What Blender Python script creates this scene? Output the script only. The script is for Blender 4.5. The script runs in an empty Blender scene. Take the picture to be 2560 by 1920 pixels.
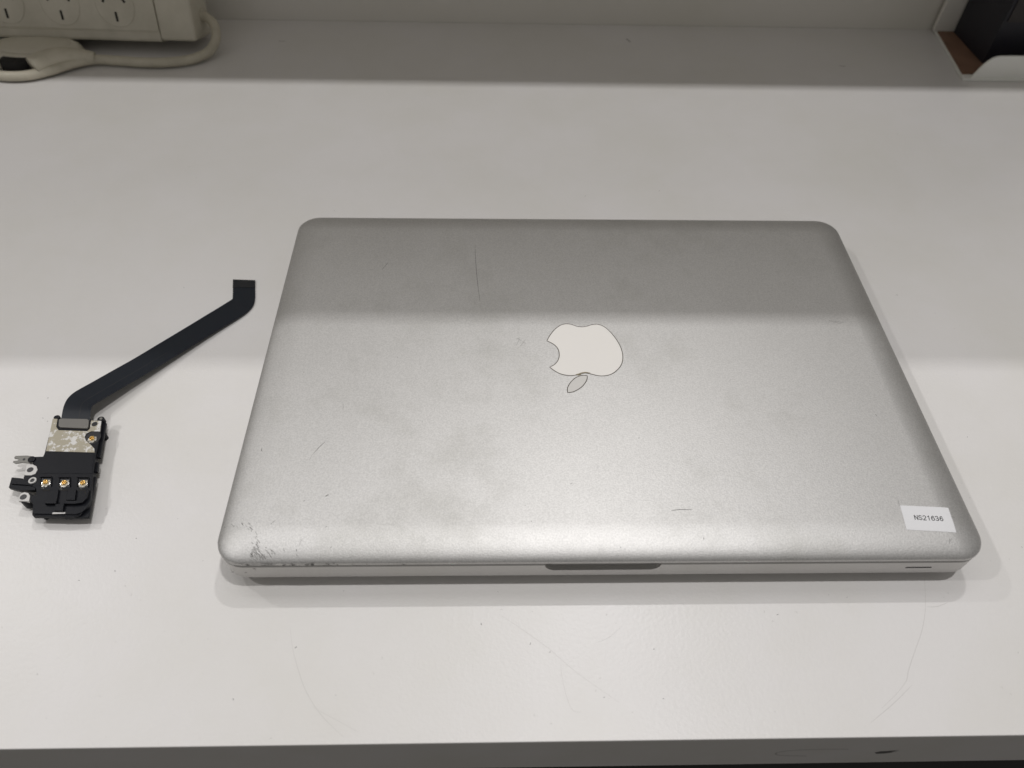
import bpy, bmesh, math, random
from mathutils import Vector, Matrix
random.seed(7)
scene = bpy.context.scene
COL = scene.collection

# ------------------------------------------------------------------ camera
cam_d = bpy.data.cameras.new('camera')
cam = bpy.data.objects.new('camera', cam_d); COL.objects.link(cam)
scene.camera = cam
CAM = Vector((-0.04863, -0.14167, 0.30474))
pt, yw, rl = 0.874038, 0.045778, 0.035324
fw = Vector((math.sin(yw)*math.cos(pt), math.cos(yw)*math.cos(pt), -math.sin(pt)))
rt = Vector((math.cos(yw), -math.sin(yw), 0)); up = rt.cross(fw)
r_ = math.cos(rl)*rt + math.sin(rl)*up
u_ = -math.sin(rl)*rt + math.cos(rl)*up
cam.matrix_world = Matrix(((r_.x, u_.x, -fw.x, CAM.x), (r_.y, u_.y, -fw.y, CAM.y), (r_.z, u_.z, -fw.z, CAM.z), (0, 0, 0, 1)))
cam_d.sensor_width = 36.0
cam_d.lens = 1870.39/2560*36.0
cam_d.clip_start = 0.01; cam_d.clip_end = 50
cam_d.dof.use_dof = True
cam_d.dof.focus_distance = 0.37
cam_d.dof.aperture_fstop = 10.5

# ------------------------------------------------------------------ light
world = bpy.data.worlds.new('World'); scene.world = world; world.use_nodes = True
bg = world.node_tree.nodes['Background']
bg.inputs['Color'].default_value = (1.0, 0.97, 0.93, 1); bg.inputs['Strength'].default_value = 0.225

def lamp(name, loc, watts, sx, sy, col=(1.0, 0.984, 0.976)):
    d = bpy.data.lights.new(name, 'AREA'); d.shape = 'RECTANGLE'; d.size = sx; d.size_y = sy
    d.energy = watts; d.color = col
    o = bpy.data.objects.new(name, d); COL.objects.link(o); o.location = loc
    return o
H = 1.80            # ceiling fixtures above the bench
lamp('ceiling_lamp', (0.240, 0.000, H), 9.6, 0.09, 0.036)
lamp('ceiling_lamp', (-1.560, 0.000, H), 9.6, 0.09, 0.036)
lamp('ceiling_lamp', (0.246, 0.899, H), 6.8, 0.09, 0.036)
lamp('ceiling_lamp', (-1.560, 0.899, H), 6.8, 0.09, 0.036)
lamp('ceiling_lamp', (-0.300, 0.600, H), 3.4, 1.40, 0.42)

vs = scene.view_settings
vs.view_transform = 'Standard'; vs.look = 'None'; vs.exposure = 0.0; vs.gamma = 1.0; vs.use_curve_mapping = False

# ------------------------------------------------------------------ materials
def new_mat(name):
    m = bpy.data.materials.new(name); m.use_nodes = True
    nt = m.node_tree; b = nt.nodes['Principled BSDF']
    return m, nt, b
def plain(name, col, rough=0.5, metal=0.0, spec=0.5, bump=0.0, bscale=800, mottle=0.0, mscale=30):
    m, nt, b = new_mat(name)
    b.inputs['Base Color'].default_value = (*col, 1); b.inputs['Roughness'].default_value = rough
    b.inputs['Metallic'].default_value = metal; b.inputs['Specular IOR Level'].default_value = spec
    tc = nt.nodes.new('ShaderNodeTexCoord')
    if bump:
        n = nt.nodes.new('ShaderNodeTexNoise'); n.inputs['Scale'].default_value = bscale; n.inputs['Detail'].default_value = 2
        nt.links.new(tc.outputs['Object'], n.inputs['Vector'])
        bp = nt.nodes.new('ShaderNodeBump'); bp.inputs['Strength'].default_value = bump; bp.inputs['Distance'].default_value = 0.0002
        nt.links.new(n.outputs['Fac'], bp.inputs['Height']); nt.links.new(bp.outputs['Normal'], b.inputs['Normal'])
    if mottle:
        n = nt.nodes.new('ShaderNodeTexNoise'); n.inputs['Scale'].default_value = mscale; n.inputs['Detail'].default_value = 5
        n.inputs['Roughness'].default_value = 0.6
        nt.links.new(tc.outputs['Object'], n.inputs['Vector'])
        cr = nt.nodes.new('ShaderNodeValToRGB')
        cr.color_ramp.elements[0].position = 0.3; cr.color_ramp.elements[1].position = 0.62
        k = 1 - mottle
        cr.color_ramp.elements[0].color = (col[0]*k, col[1]*k, col[2]*k*0.97, 1); cr.color_ramp.elements[1].color = (*col, 1)
        nt.links.new(n.outputs['Fac'], cr.inputs['Fac']); nt.links.new(cr.outputs['Color'], b.inputs['Base Color'])
    return m

M = {}
M['desk'] = plain('white_laminate', (0.735, 0.718, 0.708), 0.34, 0, 0.5, 0.42, 620, 0.05, 11)
M['wall'] = plain('wall_paint', (0.74, 0.715, 0.665), 0.6, 0, 0.3, 0.1, 300, 0.06, 7)
M['fascia'] = plain('edge_board', (0.62, 0.60, 0.585), 0.5, 0, 0.4, 0.05, 500, 0.05, 25)
M['seam'] = plain('dark_seam', (0.012, 0.011, 0.012), 0.7)
M['floor'] = plain('dark_floor', (0.03, 0.028, 0.027), 0.7, mottle=0.3, mscale=4)
M['shelf'] = plain('shelf_board', (0.84, 0.82, 0.78), 0.5, mottle=0.04, mscale=8)
M['mark'] = plain('scuff_mark', (0.10, 0.095, 0.09), 0.7)
M['mark_soft'] = plain('faint_mark', (0.52, 0.505, 0.485), 0.5)
M['mark_lid'] = plain('lid_scuff', (0.16, 0.155, 0.15), 0.6)
M['scrape'] = plain('lid_scrape', (0.27, 0.265, 0.255), 0.55)
M['rub'] = plain('lid_rub', (0.46, 0.455, 0.445), 0.5, 0.6)
M['grime'] = plain('tan_grime', (0.26, 0.225, 0.15), 0.7)
M['mark_fas'] = plain('edge_wear', (0.40, 0.385, 0.37), 0.6)

def alu(name, rough=0.43, base=(0.575, 0.568, 0.558), smudge=True):
    m, nt, b = new_mat(name)
    b.inputs['Metallic'].default_value = 1.0
    tc = nt.nodes.new('ShaderNodeTexCoord')
    # handled, slightly dirty anodised surface: broad smudges and fine blasted grain
    n1 = nt.nodes.new('ShaderNodeTexNoise'); n1.inputs['Scale'].default_value = 20; n1.inputs['Detail'].default_value = 6; n1.inputs['Roughness'].default_value = 0.62
    mp = nt.nodes.new('ShaderNodeMapping'); mp.inputs['Location'].default_value = (0.31, 0.17, 0)
    nt.links.new(tc.outputs['Object'], mp.inputs['Vector']); nt.links.new(mp.outputs['Vector'], n1.inputs['Vector'])
    cr = nt.nodes.new('ShaderNodeValToRGB'); cr.color_ramp.elements[0].position = 0.27; cr.color_ramp.elements[1].position = 0.47
    k = 0.885 if smudge else 0.97
    cr.color_ramp.elements[0].color = (base[0]*k, base[1]*k, base[2]*k*0.985, 1); cr.color_ramp.elements[1].color = (*base, 1)
    nt.links.new(n1.outputs['Fac'], cr.inputs['Fac'])
    n3 = nt.nodes.new('ShaderNodeTexNoise'); n3.inputs['Scale'].default_value = 1500; n3.inputs['Detail'].default_value = 1
    nt.links.new(tc.outputs['Object'], n3.inputs['Vector'])
    mr3 = nt.nodes.new('ShaderNodeMapRange'); mr3.inputs['From Min'].default_value = 0.3; mr3.inputs['From Max'].default_value = 0.7
    mr3.inputs['To Min'].default_value = (0.90 if smudge else 0.97); mr3.inputs['To Max'].default_value = (1.07 if smudge else 1.02)
    nt.links.new(n3.outputs['Fac'], mr3.inputs['Value'])
    mx = nt.nodes.new('ShaderNodeVectorMath'); mx.operation = 'SCALE'
    nt.links.new(cr.outputs['Color'], mx.inputs[0]); nt.links.new(mr3.outputs['Result'], mx.inputs['Scale'])
    nt.links.new(mx.outputs['Vector'], b.inputs['Base Color'])
    mr = nt.nodes.new('ShaderNodeMapRange'); mr.inputs['To Min'].default_value = rough + 0.05; mr.inputs['To Max'].default_value = rough - 0.04
    nt.links.new(n1.outputs['Fac'], mr.inputs['Value']); nt.links.new(mr.outputs['Result'], b.inputs['Roughness'])
    n2 = nt.nodes.new('ShaderNodeTexNoise'); n2.inputs['Scale'].default_value = 1500; n2.inputs['Detail'].default_value = 2
    nt.links.new(tc.outputs['Object'], n2.inputs['Vector'])
    bp = nt.nodes.new('ShaderNodeBump'); bp.inputs['Strength'].default_value = (0.26 if smudge else 0.10); bp.inputs['Distance'].default_value = 0.0002
    nt.links.new(n2.outputs['Fac'], bp.inputs['Height']); nt.links.new(bp.outputs['Normal'], b.inputs['Normal'])
    return m
M['lid'] = alu('aluminium_lid', 0.53)
M['base'] = alu('aluminium_base', 0.5, (0.55, 0.54, 0.527), False)
M['rubber'] = plain('black_rubber', (0.015, 0.015, 0.015), 0.7)
M['emblem'] = plain('emblem_plastic', (0.78, 0.755, 0.72), 0.32, 0, 0.4)
M['leaf'] = plain('emblem_leaf_plastic', (0.60, 0.585, 0.56), 0.32, 0, 0.4)
M['groove'] = plain('emblem_groove', (0.10, 0.09, 0.075), 0.7)
M['paper'] = plain('label_paper', (0.74, 0.74, 0.755), 0.55, 0, 0.3)
M['ink'] = plain('label_ink', (0.02, 0.02, 0.022), 0.6)
M['black'] = plain('black_plastic', (0.0055, 0.0062, 0.0095), 0.45, 0, 0.22, 0.08, 900)
M['pit'] = plain('pocket_floor', (0.010, 0.010, 0.012), 0.35)
M['cable'] = plain('flex_film', (0.009, 0.012, 0.018), 0.36, 0, 0.34, 0.05, 250)
M['cable_end'] = plain('flex_stiffener', (0.010, 0.011, 0.014), 0.33)
M['trace'] = plain('flex_trace', (0.012, 0.012, 0.014), 0.5)
M['gold'] = plain('gold_plate', (0.72, 0.47, 0.16), 0.28, 1.0)
M['solder'] = plain('tinned_metal', (0.80, 0.79, 0.76), 0.22, 1.0)
M['sockbase'] = plain('socket_base', (0.50, 0.47, 0.40), 0.45, 0.3)
M['lug'] = plain('lug_metal', (0.58, 0.57, 0.555), 0.5, 0.3)
M['clip'] = plain('clip_steel', (0.20, 0.195, 0.18), 0.45, 0.5)
M['pad'] = plain('grey_pad', (0.17, 0.163, 0.15), 0.5, 0.2)
def shield_mat():
    m, nt, b = new_mat('shield_residue')
    tc = nt.nodes.new('ShaderNodeTexCoord')
    n = nt.nodes.new('ShaderNodeTexNoise'); n.inputs['Scale'].default_value = 260; n.inputs['Detail'].default_value = 8; n.inputs['Roughness'].default_value = 0.72
    nt.links.new(tc.outputs['Object'], n.inputs['Vector'])
    cr = nt.nodes.new('ShaderNodeValToRGB'); cr.color_ramp.interpolation = 'LINEAR'
    e = cr.color_ramp.elements; e[0].position = 0.52; e[1].position = 0.535
    e[0].color = (0.38, 0.345, 0.265, 1); e[1].color = (0.64, 0.63, 0.61, 1)
    nt.links.new(n.outputs['Fac'], cr.inputs['Fac']); nt.links.new(cr.outputs['Color'], b.inputs['Base Color'])
    mr = nt.nodes.new('ShaderNodeMapRange'); mr.inputs['From Min'].default_value = 0.525; mr.inputs['From Max'].default_value = 0.555
    mr.inputs['To Min'].default_value = 0.0; mr.inputs['To Max'].default_value = 0.35
    nt.links.new(n.outputs['Fac'], mr.inputs['Value']); nt.links.new(mr.outputs['Result'], b.inputs['Metallic'])
    b.inputs['Roughness'].default_value = 0.45
    return m
M['shield'] = shield_mat()
M['strip'] = plain('aged_white_plastic', (0.60, 0.565, 0.475), 0.45, 0, 0.4, 0.05, 300, 0.2, 26)
M['cord'] = plain('aged_cord', (0.58, 0.54, 0.44), 0.5, 0, 0.4, 0.05, 300, 0.28, 45)
M['plug'] = plain('cream_plastic', (0.62, 0.585, 0.50), 0.45, 0, 0.4, 0, 300, 0.07, 30)
M['slot'] = plain('slot_dark', (0.01, 0.009, 0.008), 0.8)
M['tray'] = plain('white_metal', (0.84, 0.84, 0.81), 0.45, 0, 0.4, mottle=0.03)
M['wood'] = plain('brown_board', (0.24, 0.14, 0.095), 0.6, 0, 0.3, mottle=0.25, mscale=60)
M['navy'] = plain('black_navy_plastic', (0.012, 0.012, 0.019), 0.5)
M['brownblack'] = plain('brown_black_plastic', (0.022, 0.017, 0.016), 0.5)

# ------------------------------------------------------------------ mesh helpers
def obj_from(name, verts, faces, mat, parent=None, smooth=False, origin=(0, 0, 0)):
    me = bpy.data.meshes.new(name)
    ox, oy, oz = origin
    me.from_pydata([(v[0]-ox, v[1]-oy, v[2]-oz) for v in verts], [], faces)
    me.update()
    bm = bmesh.new(); bm.from_mesh(me); bmesh.ops.recalc_face_normals(bm, faces=bm.faces); bm.to_mesh(me); bm.free()
    if smooth:
        for p in me.polygons: p.use_smooth = True
    me.materials.append(mat)
    o = bpy.data.objects.new(name, me); COL.objects.link(o)
    if parent is not None: o.parent = parent
    else: o.location = origin
    return o
def thing(name, label, cat, loc):
    o = bpy.data.objects.new(name, None); COL.objects.link(o); o.location = loc
    o.empty_display_size = 0.01
    o['label'] = label; o['category'] = cat
    return o
def struct(o): o['kind'] = 'structure'; return o
def box(name, lo, hi, mat, parent=None, origin=(0, 0, 0), bevel=0.0, seg=2):
    bm = bmesh.new()
    x0, y0, z0 = lo; x1, y1, z1 = hi
    vs_ = [bm.verts.new((x-origin[0], y-origin[1], z-origin[2])) for z in (z0, z1) for y in (y0, y1) for x in (x0, x1)]
    for f in ((0, 2, 3, 1), (4, 5, 7, 6), (0, 1, 5, 4), (2, 6, 7, 3), (0, 4, 6, 2), (1, 3, 7, 5)):
        bm.faces.new([vs_[i] for i in f])
    if bevel:
        bmesh.ops.bevel(bm, geom=list(bm.edges), offset=bevel, segments=seg, affect='EDGES', profile=0.5)
    bmesh.ops.recalc_face_normals(bm, faces=bm.faces)
    me = bpy.data.meshes.new(name); bm.to_mesh(me); bm.free()
    me.materials.append(mat)
    o = bpy.data.objects.new(name, me); COL.objects.link(o)
    if parent is not None: o.parent = parent
    else: o.location = origin
    return o
def prism(name, pts, z0, z1, mat, parent=None, origin=(0, 0, 0), bevel=0.0, holes=()):
    """pts in mm (x, y); z in mm; result in metres relative to origin."""
    bm = bmesh.new()
    ox, oy, oz = origin
    top = [bm.verts.new((x/1000-ox, y/1000-oy, z1/1000-oz)) for x, y in pts]
    bot = [bm.verts.new((x/1000-ox, y/1000-oy, z0/1000-oz)) for x, y in pts]
    n = len(pts)
    ft = bm.faces.new(top); bm.faces.new(bot[::-1])
    for i in range(n):
        bm.faces.new((top[i], bot[i], bot[(i+1) % n], top[(i+1) % n]))
    bmesh.ops.recalc_face_normals(bm, faces=bm.faces)
    if bevel:
        bmesh.ops.bevel(bm, geom=list(ft.edges), offset=bevel/1000, segments=2, affect='EDGES', profile=0.5, clamp_overlap=True)
    me = bpy.data.meshes.new(name); bm.to_mesh(me); bm.free()
    me.materials.append(mat)
    o = bpy.data.objects.new(name, me); COL.objects.link(o)
    if parent is not None: o.parent = parent
    return o
def disc_pts(cx, cy, rx, ry=None, n=24, a0=0.0):
    ry = ry or rx
    return [(cx+rx*math.cos(a0+2*math.pi*i/n), cy+ry*math.sin(a0+2*math.pi*i/n)) for i in range(n)]
def ring(name, cx, cy, ro, ri, z0, z1, mat, parent, origin, n=28):
    v, f = [], []
    for r, z in ((ro, z0), (ro, z1-0.1), (ro-0.1, z1), (ri+0.1, z1), (ri, z1-0.1), (ri, z0)):
        for i in range(n):
            a = 2*math.pi*i/n; v.append(((cx+r*math.cos(a))/1000, (cy+r*math.sin(a))/1000, z/1000))
    for k in range(5):
        for i in range(n):
            f.append((k*n+i, k*n+(i+1) % n, (k+1)*n+(i+1) % n, (k+1)*n+i))
    return obj_from(name, v, f, mat, parent, True, origin)
def catmull(pts, sub=4, closed=False):
    out = []; n = len(pts)
    m = n if closed else n-1
    for i in range(m):
        g = (lambda k: pts[k % n]) if closed else (lambda k: pts[max(0, min(n-1, k))])
        p0, p1, p2, p3 = (Vector(g(i-1)), Vector(g(i)), Vector(g(i+1)), Vector(g(i+2)))
        for s in range(sub):
            t = s/sub
            out.append(tuple(0.5*((2*p1)+(-p0+p2)*t+(2*p0-5*p1+4*p2-p3)*t*t+(-p0+3*p1-3*p2+p3)*t**3)))
    if not closed: out.append(tuple(pts[-1]))
    return out
def tube(name, pts, radii, mat, parent=None, origin=(0, 0, 0), n=14, sub=6, caps=True, flat=1.0):
    P = catmull(pts, sub)
    R = [x[0] for x in catmull([(r, 0, 0) for r in radii], sub)] if hasattr(radii, '__len__') else [radii]*len(P)
    v, f = [], []
    prev = None
    for k, p in enumerate(P):
        p = Vector(p)
        d = (Vector(P[min(k+1, len(P)-1)]) - Vector(P[max(k-1, 0)])).normalized()
        a = d.cross(Vector((0, 0, 1)))
        if a.length < 1e-4: a = Vector((1, 0, 0))
        a.normalize(); b = d.cross(a).normalized()
        for i in range(n):
            t = 2*math.pi*i/n
            q = p + a*R[k]*math.cos(t) + b*R[k]*flat*math.sin(t); v.append(tuple(q))
    for k in range(len(P)-1):
        for i in range(n):
            f.append((k*n+i, k*n+(i+1) % n, (k+1)*n+(i+1) % n, (k+1)*n+i))
    if caps:
        f.append(tuple(range(n))); f.append(tuple((len(P)-1)*n+i for i in range(n)))
    return obj_from(name, v, f, mat, parent, True, origin)
def strokes(name, lines, mat, zfun, parent=None, origin=(0, 0, 0)):
    """flat marks: each line = (pts in mm, width in mm), lifted a hair above the surface"""
    v, f = [], []
    for pts, w in lines:
        P = catmull([(x, y, 0) for x, y in pts], 4) if len(pts) > 2 else [(x, y, 0) for x, y in pts]
        n = len(P); base = len(v)
        for k, p in enumerate(P):
            d = Vector(P[min(k+1, n-1)]) - Vector(P[max(k-1, 0)]); d.normalize()
            nx, ny = -d.y, d.x
            t = k/(n-1) if n > 1 else 0
            ww = w/2*(0.35+0.65*math.sin(math.pi*min(max(t, 0.06), 0.94)))
            for s in (-1, 1):
                x, y = p[0]+nx*ww*s, p[1]+ny*ww*s
                v.append((x/1000, y/1000, zfun(x, y)/1000))
        for k in range(n-1):
            f.append((base+2*k, base+2*k+1, base+2*k+3, base+2*k+2))
    o = obj_from(name, v, f, mat, parent, False, origin)
    o['kind'] = 'stuff'
    return o

# ------------------------------------------------------------------ setting: bench, wall, shelf, floor
DX0, DX1, DY0, DY1 = -1.3, 1.1, -0.0640, 0.5310
desk = struct(box('desk', (DX0, DY0, -0.0010), (DX1, DY1, 0.0), M['desk'], bevel=0.0002, seg=1))
box('seam', (DX0, DY0+0.0009, -0.0022), (DX1, DY1, -0.00101), M['seam'], desk)
box('front_board', (DX0, DY0+0.0003, -0.0405), (DX1, DY1, -0.00221), M['fascia'], desk, bevel=0.0004)
wall = struct(box('wall', (DX0, 0.5313, -0.06), (DX1, 0.56, 0.74), M['wall']))
struct(box('floor', (-3, -2.5, -0.80), (3, 2.5, -0.78), M['floor']))
shelf = struct(box('overhead_shelf', (DX0, 0.322, 0.436), (DX1, 0.5311, 0.454), M['shelf'], bevel=0.0005))

# hair-thin scratches and specks worn into the desk
dz = lambda x, y: 0.03
D_SCR = [
 ([(-131.35, -18.85), (-129.0, -27.17), (-125.05, -36.52), (-120.66, -44.64), (-114.46, -52.51), (-108.4, -57.98), (-104.12, -61.34)], 0.16),
 ([(143.38, 0.94), (138.95, -11.84), (133.71, -21.99), (126.74, -31.72), (121.49, -39.21), (119.39, -42.88), (114.39, -47.35), (105.74, -53.44)], 0.20),
 ([(120.99, -44.72), (110.96, -51.75), (99.31, -58.88)], 0.2),
 ([(-44.9, -13.54), (-36.1, -19.68), (-24.81, -28.2), (-14.01, -38.03), (2.0, -50)], 0.13),
 ([(-4.86, -26.24), (0.32, -24.28), (5.79, -20.08)], 0.13),
 ([(139.48, -12.05), (144.21, -11.89), (149.13, -10.26)], 0.2),
 ([(-20, -35), (-19.5, -42), (-17, -52), (-13, -53.5)], 0.10),
 ([(-118, -50), (-108, -55), (-98, -60)], 0.10),
]
D_SCR = [(p, w*0.75) for p, w in D_SCR]
strokes('scratch', D_SCR, M['mark_soft'], dz, desk)
specks = []
for (x, y) in [(15.49, 278.12), (66.38, 284.49), (73.43, -14.96), (194.71, 77.6), (-32.14, -26.82), (-128.06, -27.18), (-52.19, -18.22), (196, -36), (-270.5, 88.5), (-273, 90.5), (-211, 7), (-207, 23)]:
    a = random.uniform(0, 3.14); l = random.uniform(0.5, 1.1)
    specks.append(([(x, y), (x+l*math.cos(a), y+l*math.sin(a))], random.uniform(0.35, 0.6)))
for i in range(300):
    x = random.uniform(-330, 300); y = random.uniform(-62, 420) if random.random() < 0.5 else random.uniform(-62, 60)
    if -163 < x < 163 and -1 < y < 228: continue
    a = random.uniform(0, 3.14); l = random.uniform(0.25, 0.8)
    if random.random() < 0.4:
        specks.append(([(x, y), (x+l*math.cos(a), y+l*math.sin(a)), (x+1.4*l*math.cos(a+0.8), y+1.4*l*math.sin(a+0.8))], 0.16))
    else:
        specks.append(([(x, y), (x+l*0.5*math.cos(a), y+l*0.5*math.sin(a))], random.uniform(0.2, 0.35)))
strokes('dirt_speck', specks[:60], M['mark'], dz, desk)
strokes('dirt_speck', specks[60:], M['mark_soft'], lambda x, y: 0.025, desk)
# smudges at the back of the desk
strokes('smudge', [([(70, 505), (73, 499)], 3.0), ([(-228, 492), (-222, 492)], 1.5), ([(245, 462), (250, 461)], 2.0)], M['mark_fas'], dz, desk)
# wear on the front board (drawn on its vertical face)
def fascia_marks():
    yf = DY0+0.0003-0.00004
    v, f = [], []
    def line(P, w):
        b = len(v); n = len(P)
        for k, (x, z) in enumerate(P):
            d = Vector((P[min(k+1, n-1)][0]-P[max(k-1, 0)][0], P[min(k+1, n-1)][1]-P[max(k-1, 0)][1])); d.normalize()
            for s in (-1, 1): v.append(((x-d.y*w/2*s)/1000, yf, (z+d.x*w/2*s)/1000))
        for k in range(n-1): f.append((b+2*k, b+2*k+1, b+2*k+3, b+2*k+2))
    oval = [(96, -18.2), (88, -17.8), (80, -18), (73, -19), (69, -20.8), (67.8, -23), (69.2, -25.6), (74, -27.2), (82, -28)]
    line([q[:2] for q in catmull([(a, b, 0) for a, b in oval], 4)], 0.7)
    o = obj_from('edge_wear', v, f, M['mark_fas'], desk); o['kind'] = 'stuff'
    v2 = [(109, -24), (111, -22.4), (113.5, -22), (118, -20.6), (115, -22.6), (118.6, -22.4), (114.8, -24), (117, -24.4), (113.5, -25.8), (110.5, -26)]
    o = obj_from('edge_chip', [(x/1000, yf-0.00002, z/1000) for x, z in v2], [tuple(range(len(v2)))], M['mark'], desk); o['kind'] = 'stuff'
fascia_marks()

# ------------------------------------------------------------------ laptop
LW, LD = 325.0, 227.0
L0 = (0.0, 0.1135, 0.0)
laptop = thing('laptop', 'closed silver aluminium laptop with scuffed lid and white fruit emblem on the desk', 'laptop', L0)
def rrect(inset, rad, nseg=10, nlong=120, nshort=60):
    """rounded rectangle outline in mm, counter-clockwise from the front left, front edge at y = 0"""
    x0, x1, y0, y1 = -LW/2+inset, LW/2-inset, inset, LD-inset
    P = []
    for i in range(nlong+1):
        P.append((x0+rad+(x1-x0-2*rad)*i/nlong, y0))
    def arc(cx, cy, a0):
        for i in range(1, nseg): a = a0+math.pi/2*i/nseg; P.append((cx+rad*math.cos(a), cy+rad*math.sin(a)))
    arc(x1-rad, y0+rad, -math.pi/2)
    for i in range(nshort+1): P.append((x1, y0+rad+(y1-y0-2*rad)*i/nshort))
    arc(x1-rad, y1-rad, 0)
    for i in range(nlong+1): P.append((x1-rad-(x1-x0-2*rad)*i/nlong, y1))
    arc(x0+rad, y1-rad, math.pi/2)
    for i in range(nshort+1): P.append((x0, y1-rad-(y1-y0-2*rad)*i/nshort))
    arc(x0+rad, y0+rad, math.pi)
    return P
def loft(name, rings, mat, parent, origin, cap0=True, cap1=True, jit=None):
    v, f = [], []
    n = None
    for inset, z, rad in rings:
        P = rrect(inset, rad); n = len(P)
        for x, y in P:
            q = (x, y, z)
            if jit: q = jit(inset, q)
            v.append((q[0]/1000, q[1]/1000, q[2]/1000))
    for k in range(len(rings)-1):
        for i in range(n):
            f.append((k*n+i, k*n+(i+1) % n, (k+1)*n+(i+1) % n, (k+1)*n+i))
    if cap0: f.append(tuple(range(n)))
    if cap1: f.append(tuple((len(rings)-1)*n+i for i in range(n)))
    return obj_from(name, v, f, mat, parent, True, origin)
ROLL, ZE, ZT = 16.0, 19.8, 24.2
def lid_prof(d):
    if d >= ROLL: return ZT
    t = 1-d/ROLL
    return ZE+(ZT-ZE)*(1-t**1.85)**0.6
def lid_z(x, y):
    dx = LW/2-abs(x); dy = min(y, LD-y)
    d = min(dx, dy)
    R = 17.0
    if dx < R and dy < R: d = R-math.hypot(R-dx, R-dy)
    return lid_prof(max(d, 0.0))
RC = 12.0
def rad_at(d): return max(RC-d*0.62, 3.0)
lid_rings = [(3.0, 18.7, RC-2), (0.25, 18.7, RC), (0.0, 18.85, RC), (0.0, 19.6, RC)]
for d in (0.0, 0.12, 0.35, 0.7, 1.2, 1.9, 2.8, 4.0, 5.5, 7.2, 9.2, 11.4, 13.4, 15.0, 16.0, 18.0):
    lid_rings.append((d, lid_prof(d), rad_at(d)))
def lid_jit(inset, q):
    x, y, z = q
    if inset <= 0.3 and y < 14 and x < -90:       # knocked front-left corner
        k = max(0.0, min(1.0, (-90-x)/40))
        rr = random.Random(int(x*7.3)*31+int(z*10))
        a = (0.28 if x < -115 else 0.12)*k
        y += rr.uniform(-a*0.3, a); z += rr.uniform(-a, a*0.5) if z > 19 else rr.uniform(-a*0.3, a*0.6)
    return (x, y, z)
lid = loft('lid', lid_rings, M['lid'], laptop, L0, jit=lid_jit)
# body with its thumb notch
RB = 11.6
base_rings = [(22, 2.6, 6), (15, 2.65, 6), (9, 3.1, 7.5), (5, 3.8, 9), (2.4, 5.0, 10.2), (1.0, 6.2, 11), (0.45, 7.3, 11.4), (0.30, 7.6, RB), (0.25, 12.0, RB), (0.25, 16.7, RB), (0.5, 17.0, RB-0.2), (1.2, 17.2, RB-0.8), (3.0, 17.25, RB-2)]
body = loft('body', base_rings, M['base'], laptop, L0)
def cut(target, cutter):
    md = target.modifiers.new('cut', 'BOOLEAN'); md.operation = 'DIFFERENCE'; md.object = cutter; md.solver = 'EXACT'
    dg = bpy.context.evaluated_depsgraph_get(); dg.update()
    me = bpy.data.meshes.new_from_object(target.evaluated_get(dg))
    target.modifiers.clear(); old = target.data; target.data = me; me.name = target.name
    bpy.data.meshes.remove(old); d = cutter.data; bpy.data.objects.remove(cutter); bpy.data.meshes.remove(d)
def notch_cutter():
    xs0, xs1, zb, zt, r = -25.6, 23.2, 12.3, 18.4, 4.6
    prof = [(xs0, zt), (xs0, zb+r)]
    for i in range(1, 9): a = math.pi+math.pi/2*i/8; prof.append((xs0+r+r*math.cos(a), zb+r+r*math.sin(a)))
    for i in range(0, 9): a = 1.5*math.pi+math.pi/2*i/8; prof.append((xs1-r+r*math.cos(a), zb+r+r*math.sin(a)))
    prof += [(xs1, zt)]
    v, f = [], []
    n = len(prof)
    for y in (-3.0, 2.4):
        for x, z in prof: v.append((x/1000, y/1000, z/1000))
    f.append(tuple(range(n))); f.append(tuple(range(2*n-1, n-1, -1)))
    for i in range(n): f.append((i, (i+1) % n, n+(i+1) % n, n+i))
    return obj_from('cutter', v, f, M['base'], None)
body_world = body
cc = notch_cutter()
cc.location = (0, 0, 0)
bpy.context.view_layer.update()
cut(body, cc)
for p in body.data.polygons: p.use_smooth = True
try:
    body.data.set_sharp_from_angle(angle=math.radians(35)); lid.data.set_sharp_from_angle(angle=math.radians(60))
except Exception: pass
loft('gasket', [(2.2, 17.0, 9.5), (2.2, 19.0, 9.5)], M['rubber'], laptop, L0, False, False)
# dark indicator slot at the right of the front face
def slot_bar(name, x0, x1, z, h, mat, parent):
    P = []
    r = h/2
    for i in range(9): a = math.pi/2+math.pi*i/8; P.append((x0+r+r*math.cos(a), z+r*math.sin(a)))
    for i in range(9): a = -math.pi/2+math.pi*i/8; P.append((x1-r+r*math.cos(a), z+r*math.sin(a)))
    n = len(P); v = [(x/1000, 0.20/1000, zz/1000) for x, zz in P]+[(x/1000, 1.2/1000, zz/1000) for x, zz in P]
    f = [tuple(range(n)), tuple(range(2*n-1, n-1, -1))]+[(i, (i+1) % n, n+(i+1) % n, n+i) for i in range(n)]
    return obj_from(name, v, f, mat, parent, False, L0)
slot_bar('indicator_slot', 129.1, 140.6, 12.5, 0.95, M['rubber'], laptop)
for x, y in ((-135, 25), (135, 25), (-135, 202), (135, 202)):
    prism('foot', disc_pts(x, y, 7.5), 0.05, 2.9, M['rubber'], laptop, L0, 0.5)
tube('hinge', [(-0.115, 0.2225, 0.0172), (0, 0.2225, 0.0172), (0.115, 0.2225, 0.0172)], 0.0034, M['rubber'], laptop, L0, n=16)

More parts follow.
